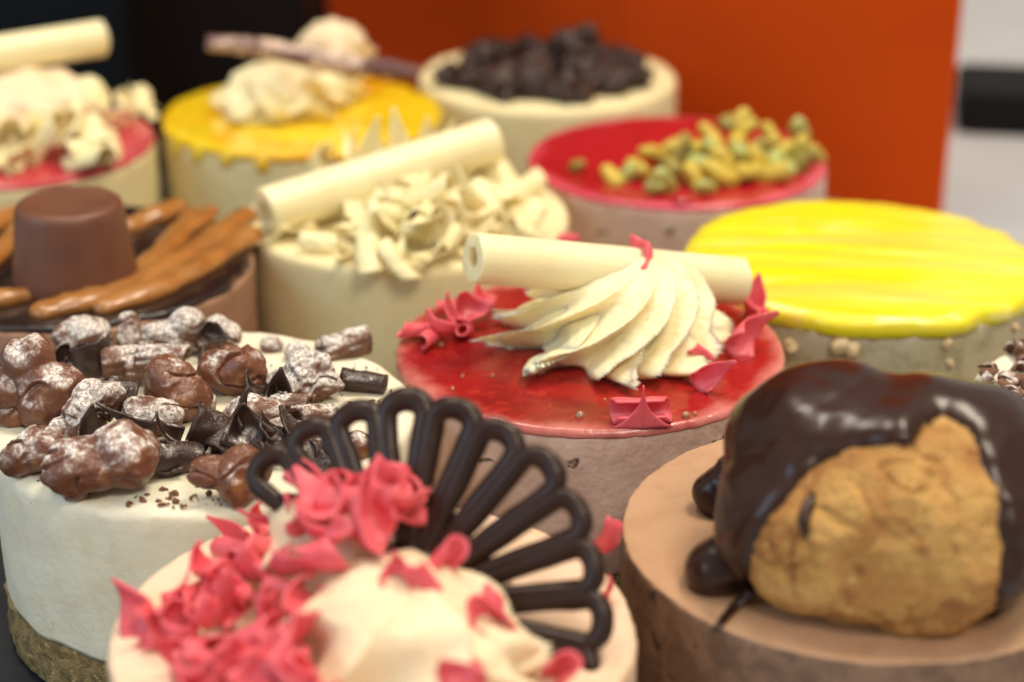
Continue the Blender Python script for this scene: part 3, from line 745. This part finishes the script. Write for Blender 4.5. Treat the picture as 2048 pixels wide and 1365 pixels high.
for k, (px, py, s) in enumerate(spots):
    q = loc("nut", px, py, .25)
    if math.hypot(q.x, q.y) < R0 - 1.6: pcs.append(crumb(q, s, k))
cr = put("crumbs", mesh("crumbs", *join(*pcs), sm=False), M_crumb, root); cr["kind"] = "stuff"

# ------------------------------------------------------------------ 4 red jelly cake
glaze("jelly", "jelly_layer", M_jelly, TOP - 1.9, 1.9, R0 - .15, 1.3, lambda x, y: .10 * nz((x, y, 0), .5, 3), .3, 4, .15)
root, C = CAKES["jelly"]
put("cream_swirl", mesh("cream_swirl", *join(swirl(21.0, 18.0, 11, -1.25, .40, 2, 110, base_flare=.20, wob=.04, lean=8.0), swirl(21.5, 11.5, 9, -.5, .42, 14, 60, base_flare=.24, wob=.05, lip=.3))), M_whip, root, loc("jelly", 1222, 690, 0), (0, 0, .35))
a, b = W(945, 516, TOP + 22) - C, W(1480, 563, TOP + 8) - C
dv = b - a
cg = put("chocolate_stick", mesh("chocolate_stick", *cigar(dv.length, 5.0, 2.1, 1), crease=40), M_white, root, (a + b) / 2, dv.to_track_quat('X', 'Z').to_matrix())
def fin(u, v):
    hw = 5.2 * (1 - v) ** 3.0 + .35 * (1 - v) + .12
    return (u * hw, -2.2 + .5 * v - .5 * (1 - abs(u)) * (1 - v), v * 8.6 - 2.2)
rv, rf = curl_roll(5.6, 2.25, .80, .22, .5, 3)
put("pink_shaving", mesh("pink_shaving", *join(([Vector((v.x, -v.y, -v.z)) for v in rv], rf), sheet(fin, 10, 12, .5))), M_pink, root, loc("jelly", 1282, 822, 2.3), (.12, 0, .06), 1.02)
rb = []
M3 = dv.to_track_quat('X', 'Z').to_matrix(); mid = a + dv * .575
for k in range(15):
    th = -1.1 + 3.4 * k / 14
    rb.append(mid + M3 @ Vector((2.6 * math.sin(th * 1.1) - .8, -5.2 * math.cos(th), 5.2 * math.sin(th))))
put("pink_ribbon", mesh("pink_ribbon", *tube(rb, [.5] + [2.3 + .8 * math.sin(k * 1.7) for k in range(13)] + [.4], 10, .35, rough=.3)), M_pink, root)
for px, py, h, s, k, r in [(1418, 748, 3.0, .92, 0, (1.15, .9, -.35)), (1472, 668, 3.5, 1.05, 9, (1.2, 1.1, .6)), (1508, 600, 3.0, .95, 6, (1.25, .2, .1)), (1400, 705, 4.2, .7, 2, (.9, .7, .4)), (855, 676, 2.2, .9, 2, (.3, .1, 1.2)), (872, 660, 3.2, .9, 1, (.7, .3, 2.0)), (828, 660, 2.2, .8, 5, (.4, .2, .5)), (935, 625, 3.2, 1.0, 7, (.7, -.2, .5)), (915, 645, 2.5, .9, 2, (.5, .1, 1.9)), (955, 605, 3.0, .85, 4, (.8, .2, 1.2)), (890, 615, 2.0, .8, 2, (.4, .2, .6)), (930, 660, 1.8, .8, 8, (.3, .4, 1.4)), (895, 640, 3.6, .8, 3, (1.0, .2, 1.0)), (1130, 478, 1.6, .7, 2, (.4, .2, .6)), (1500, 628, 2.0, .9, 1, (.6, .4, 1.1))]:
    put("pink_shaving", PK[k], M_pink, root, loc("jelly", px, py, h), r, s)
for px, py, r in [(1160, 832, .9), (1372, 832, .85), (1390, 828, .5), (882, 690, .6), (905, 778, .4), (985, 752, .4), (925, 752, .35), (1210, 800, .3), (1330, 846, .3)]:
    V, Fc = ico(3); put("jelly_bubble", mesh("jelly_bubble", [v * r for v in V], Fc), M_bubble, root, loc("jelly", px, py, .3))

# ------------------------------------------------------------------ 5 lemon cake
def lem(x, y):
    v = y + .12 * x + 2.2 * math.sin(x * .06)
    return .16 * math.sin(v * .62 + .8 * math.sin(x * .08)) + .55 * nz((x * .03, v * .16, 0), 1.0, 3) + .3 * nz((x * .06, v * .4, 0), 1.0, 5)
glaze("lemon", "glaze_layer", M_lemon, TOP - 2.8, 4.0, R0 + .25, 1.9, lem, 1.1, 6, 1.4)
root, C = CAKES["lemon"]
rnd = random.Random(9)
AL = [mesh("almond_piece", *lump([(Vector((0, 0, 0)), 1.3), (Vector((.8, .2, 0)), 1.1)], 2, (.25, .8), (.1, 2), s, .8)) for s in range(3)]
for k in range(46):
    a = math.radians(rnd.uniform(185, 330)); z = rnd.uniform(14, 39)
    put("almond_piece", AL[k % 3], M_almond, root, ((R0 - .1) * math.cos(a), (R0 - .1) * math.sin(a), z), (rnd.uniform(0, 3), rnd.uniform(0, 3), rnd.uniform(0, 3)), rnd.uniform(.7, 1.5))

# ------------------------------------------------------------------ 6 caramel cake
glaze("caramel", "ganache_layer", M_ganache, TOP - 1.6, 1.9, R0 - .6, .8, lambda x, y: .25 * nz((x, y, 0), .12, 2), .9, 8, .2)
root, C = CAKES["caramel"]
for k, (pts, r) in enumerate([([(92, 622), (200, 592), (330, 535), (425, 478), (488, 432)], 2.7), ([(215, 612), (330, 572), (420, 522), (500, 470)], 2.6), ([(150, 612), (265, 575), (360, 520), (455, 455)], 1.9),
                              ([(-120, 640), (-40, 605), (40, 592), (92, 575)], 2.6), ([(250, 560), (330, 500), (385, 432)], 2.4), ([(255, 455), (310, 432), (350, 416)], 2.6), ([(-90, 560), (-20, 520), (50, 450)], 2.4), ([(-140, 520), (-60, 480), (20, 428)], 2.4), ([(-150, 580), (-70, 545), (0, 500), (60, 470)], 2.0), ([(290, 530), (360, 470), (420, 425)], 2.0)]):
    P3 = [loc("caramel", x, y, .9 + .9 * (i % 2) * .4) for i, (x, y) in enumerate(pts)]
    r *= 1.28; P, R = rounded(spline(P3, 6), r)
    R = [q * (1 + .10 * math.sin(i * .9 + k)) for i, q in enumerate(R)]
    put("caramel_stripe", mesh("caramel_stripe", *tube(P, R, 14, .62, rough=.7, seed=k)), M_caramel, root)
def dcup(p, r, a): return p * (1 + .006 * nz(p, .2, 1))
prof = [(13.6, 0), (13.7, .4), (13.3, 3), (12.9, 6), (12.5, 9), (12.1, 12), (11.8, 15), (11.55, 16.6), (11.2, 17.5), (10.5, 18.0), (9.5, 18.05), (9.0, 17.85), (6, 17.75), (3, 17.7), (.1, 17.7)]
put("chocolate_cup", mesh("chocolate_cup", *lathe(prof, 96, dcup)), M_milk, root, loc("caramel", 152, 558, .8))

# ------------------------------------------------------------------ 7 white chocolate cake
root, C = CAKES["white"]
def stick(key, p0, h0, p1, h1, r, hole, seed):
    Cq = CAKES[key][1]
    a, b = W(*p0, TOP + h0) - Cq, W(*p1, TOP + h1) - Cq; dv = b - a
    return put("chocolate_stick", mesh("chocolate_stick", *cigar(dv.length, r, hole, seed), crease=40), M_white, CAKES[key][0], (a + b) / 2, dv.to_track_quat('X', 'Z').to_matrix())
stick("white", (530, 425), 6.0, (985, 282), 13, 5.8, 2.6, 3)
rnd = random.Random(21); spots = []
for k in range(120):
    px = rnd.gauss(850, 115); py = rnd.gauss(430, 55)
    h = max(1.2, 9 - abs(px - 850) * .045 - abs(py - 400) * .05 + rnd.uniform(-1, 3))
    spots.append((px, py, h, rnd.uniform(.55, 1.1)))
spots = [s for s in spots if (s[0] - 820) ** 2 / 280 ** 2 + (s[1] - 425) ** 2 / 100 ** 2 < 1]
for px, py in [(560, 475), (600, 470), (640, 490), (690, 520), (740, 525), (790, 530), (840, 528), (890, 520), (650, 330), (700, 310)]: spots.append((px, py, 1.5, .9))
sprinkle("white_shaving", WK, M_shav, "white", spots, 3, tilt=.9)
for px, py, h, r in [(742, 292, 13, (1.45, .2, .1)), (795, 285, 13, (1.5, -.1, .3)), (852, 278, 13, (1.5, .2, -.2)), (880, 300, 12, (1.3, .3, .5)), (700, 318, 9, (1.2, .1, 1.0)), (940, 400, 8, (1.1, .6, 2.4))]:
    put("white_shaving", WK[1 + 2 * (px % 4)], M_white, root, loc("white", px, py, h), r, 1.1)

# ------------------------------------------------------------------ 8 pistachio cake
glaze("pist", "glaze_layer", M_rasp, TOP - 1.9, 1.9, R0 - .3, .9, None, .25, 5, .1)
root, C = CAKES["pist"]
rnd = random.Random(14)
PS = []
for s in range(5):
    lob = [(Vector((x, .25 * math.sin(x + s), .5 * math.cos(x * .5 + s))), 1.75 - .05 * abs(x) + .2 * math.sin(s + x)) for x in (-1.9, -1.0, 0, 1.0, 1.9)]
    PS.append(lump(lob, 3, (.22, .4), (.3, .9), s, .85))
pm = [[mesh("pistachio_piece", *v) for v in PS] for _ in range(3)]
def pist(px, py, h, s, r, kind, j): put("pistachio_piece", pm[kind][j], (M_pist, M_pistg, M_pistb)[kind], root, loc("pist", px, py, h), r, s)
for px, py, h, s, kind in [(1155, 333, 1.2, .75, 2), (1225, 352, 1.4, 1.0, 0), (1268, 335, 1.5, 1.1, 0), (1330, 365, 2.2, 1.2, 1), (1310, 375, 1.2, 1.0, 1), (1305, 310, 2.4, 1.1, 0), (1350, 295, 3.6, 1.0, 0), (1345, 330, 3.2, 1.1, 2), (1385, 355, 2.0, 1.1, 0), (1400, 300, 5.2, 1.1, 0), (1395, 325, 4.0, 1.1, 1),
                           (1420, 268, 6.5, 1.0, 0), (1440, 345, 3.0, 1.2, 0), (1440, 310, 5.5, 1.1, 0), (1455, 250, 7.5, 1.1, 2), (1475, 280, 6.0, 1.1, 0), (1490, 310, 4.5, 1.2, 1), (1490, 262, 6.5, 1.0, 0), (1500, 340, 2.8, 1.1, 0), (1540, 345, 2.0, 1.2, 0), (1525, 290, 5.0, 1.1, 2), (1560, 305, 3.5, 1.2, 0), (1550, 325, 2.4, 1.0, 1), (1590, 300, 3.4, 1.2, 0), (1600, 265, 4.5, 1.2, 1), (1610, 325, 2.0, 1.1, 2), (1630, 310, 1.6, 1.0, 0), (1415, 375, 1.2, .9, 1), (1255, 350, 1.2, .9, 1), (1290, 345, 1.4, 1.0, 0), (1370, 280, 5.0, .9, 2), (1430, 300, 6.5, .9, 1), (1475, 350, 1.5, 1.0, 0), (1515, 315, 4.0, 1.0, 0), (1575, 335, 1.4, 1.0, 1), (1540, 270, 5.5, 1.0, 0), (1480, 240, 8.0, .9, 0), (1365, 310, 2.0, 1.0, 2), (1460, 330, 2.0, 1.0, 2)]:
    pist(px, py, h * 1.15, s * 1.15, (rnd.uniform(-.7, .7), rnd.uniform(-.9, .9), rnd.uniform(0, 3.1)), kind, rnd.randrange(5))
blob("jelly_drop", "pist", 1362, 400, .6, 2.6, 5, root, M_rasp, .5)

# ------------------------------------------------------------------ 9 strawberry cake
glaze("straw", "glaze_layer", M_strawglaze, TOP - 1.8, 1.8, R0 - .3, .8, None, .3, 7, .1)
root, C = CAKES["straw"]
put("cream_swirl", mesh("cream_swirl", *swirl(24, 17, 8, 1.0, .22, 8, 50, wob=.08)), M_whip2, root, loc("straw", 60, 262, 0), (0, 0, 1.0))
stick("straw", (-90, 122), 21, (205, 76), 21, 5.0, 2.3, 5)
rnd = random.Random(4); spots = []
for k in range(46):
    px, py = rnd.uniform(-60, 210), rnd.uniform(200, 335)
    spots.append((px, py, max(1.2, 7 - abs(py - 230) * .06 + rnd.uniform(-1, 2)), rnd.uniform(.8, 1.15)))
for px, py in [(255, 205), (280, 200), (230, 255), (255, 235), (285, 215), (215, 300), (290, 225)]: spots.append((px, py, 1.6, .9))
sprinkle("white_shaving", WK, M_shav, "straw", spots, 6, tilt=.9)

# ------------------------------------------------------------------ 10 mango cake
def mng(x, y): return .25 * nz((x, y, 0), .08, 2)
glaze("mango", "glaze_layer", M_mango, TOP - 2.4, 2.4, R0 + .1, 1.0, mng, .9, 3, .1)
root, C = CAKES["mango"]
for k, ang in enumerate((-115, -100, -80, -68, -130, -145)):   # glaze running over the rim
    a = math.radians(ang); zz = 2.8 + .7 * (k % 3)
    P3 = [((R0 - 1) * math.cos(a), (R0 - 1) * math.sin(a), TOP - .8), ((R0 + .1) * math.cos(a), (R0 + .1) * math.sin(a), TOP - 2), ((R0 + .15) * math.cos(a), (R0 + .15) * math.sin(a), TOP - zz)]
    P, R = rounded(P3, 1.9); put("glaze_drip", mesh("glaze_drip", *tube(P, R, 10, .45)), M_mango, root)
put("cream_swirl", mesh("cream_swirl", *swirl(15.5, 15, 7, 1.1, .28, 11, 50, wob=.08)), M_whip, root, loc("mango", 548, 225, 0), (0, 0, .5))
put("cream_swirl", mesh("cream_swirl", *swirl(12, 13, 6, 1.1, .28, 12, 40, wob=.10)), M_whip2, root, loc("mango", 668, 128, 9), (0, 0, .2))
put("cream_swirl", mesh("cream_swirl", *swirl(13, 10, 6, 1.1, .28, 13, 40, wob=.10)), M_whip, root, loc("mango", 640, 200, 0), (0, 0, .2))
def shard(u, v):
    p = [(412, 88, 24), (470, 92, 23), (560, 105, 20), (680, 130, 16), (770, 140, 15), (838, 150, 14)]
    t = v * 4.999; i = int(t); f = t - i
    q0, q1 = [W(p[k][0], p[k][1], TOP + p[k][2]) for k in (i, i + 1)]
    q = q0.lerp(q1, f) - C
    return q + Vector((0, .35, .94)) * (u * (1.5 + 1.1 * math.sin(v * 3.0) + .5 * nz((v * 7, 0, 0), 1, 2))) + Vector((0, 1.5 * u * u, 0))
put("chocolate_shard", mesh("chocolate_shard", *sheet(shard, 8, 30, 1.3)), M_marble, root)
for px, py in [(600, 230), (575, 240), (520, 210), (650, 235), (690, 190), (500, 230)]:
    put("white_shaving", WK[(px // 10) % 8], M_white, root, loc("mango", px, py, 2), (.4, .5, px), 1.0)

# ------------------------------------------------------------------ 11 rear chocolate chunk cake
root, C = CAKES["rear"]
glz = glaze("rear", "ganache_pool", M_ganache, TOP - .5, 1.2, 29, .7, None, 1.6, 8, .3)
rnd = random.Random(41)
for k, (px, py, h, r) in enumerate([(905, 150, 2.5, 5.5), (950, 120, 4, 6), (990, 165, 3, 6.5), (1000, 105, 6, 5.5), (1050, 140, 5, 6.5), (1085, 175, 3, 7), (1100, 110, 6, 6), (1140, 90, 10, 4.5), (1150, 140, 5, 6.5), (1160, 62, 13, 3), (1190, 120, 6, 6), (1200, 165, 3, 7), (1240, 140, 3.5, 6), (1270, 155, 2.5, 5), (1130, 185, 2.5, 6), (935, 160, 2.5, 5), (1225, 115, 4, 5.5), (1155, 75, 11.5, 3.6), (1040, 175, 2.6, 6), (975, 92, 5, 4)]):
    lob = [(Vector((0, 0, 0)), r * .85), (Vector((rnd.uniform(-5, 5), rnd.uniform(-4, 4), rnd.uniform(-1, 2))), r * .75), (Vector((rnd.uniform(-5, 5), rnd.uniform(-4, 4), 0)), r * .6)]
    put("chocolate_chunk", mesh("chocolate_chunk", *lump(lob, 3, (.5, .2), (1.6, .45), k, .8), crease=35), M_chunk if k % 3 else M_dark, root, loc("rear", px, py, h))

# ------------------------------------------------------------------ 12 flake cake
root, C = CAKES["flake"]
rnd = random.Random(52)
FL = [mesh("chocolate_flake", *curl_roll(1.6, 1.1, .5, .3, .5, s + 40)) for s in range(4)]
FL2 = [m.copy() for m in FL]
for k in range(230):
    rr, a = 37.5 * math.sqrt(rnd.uniform(.15, 1)), rnd.uniform(1.5, 4.0)
    put("chocolate_flake", (FL if k % 3 else FL2)[k % 4], M_flake if k % 3 else M_crumb, root, (rr * math.cos(a), rr * math.sin(a), TOP + rnd.uniform(.3, 2.2)), (rnd.uniform(-1, 1), rnd.uniform(-1, 1), rnd.uniform(0, 6.3)), rnd.uniform(.7, 1.3))
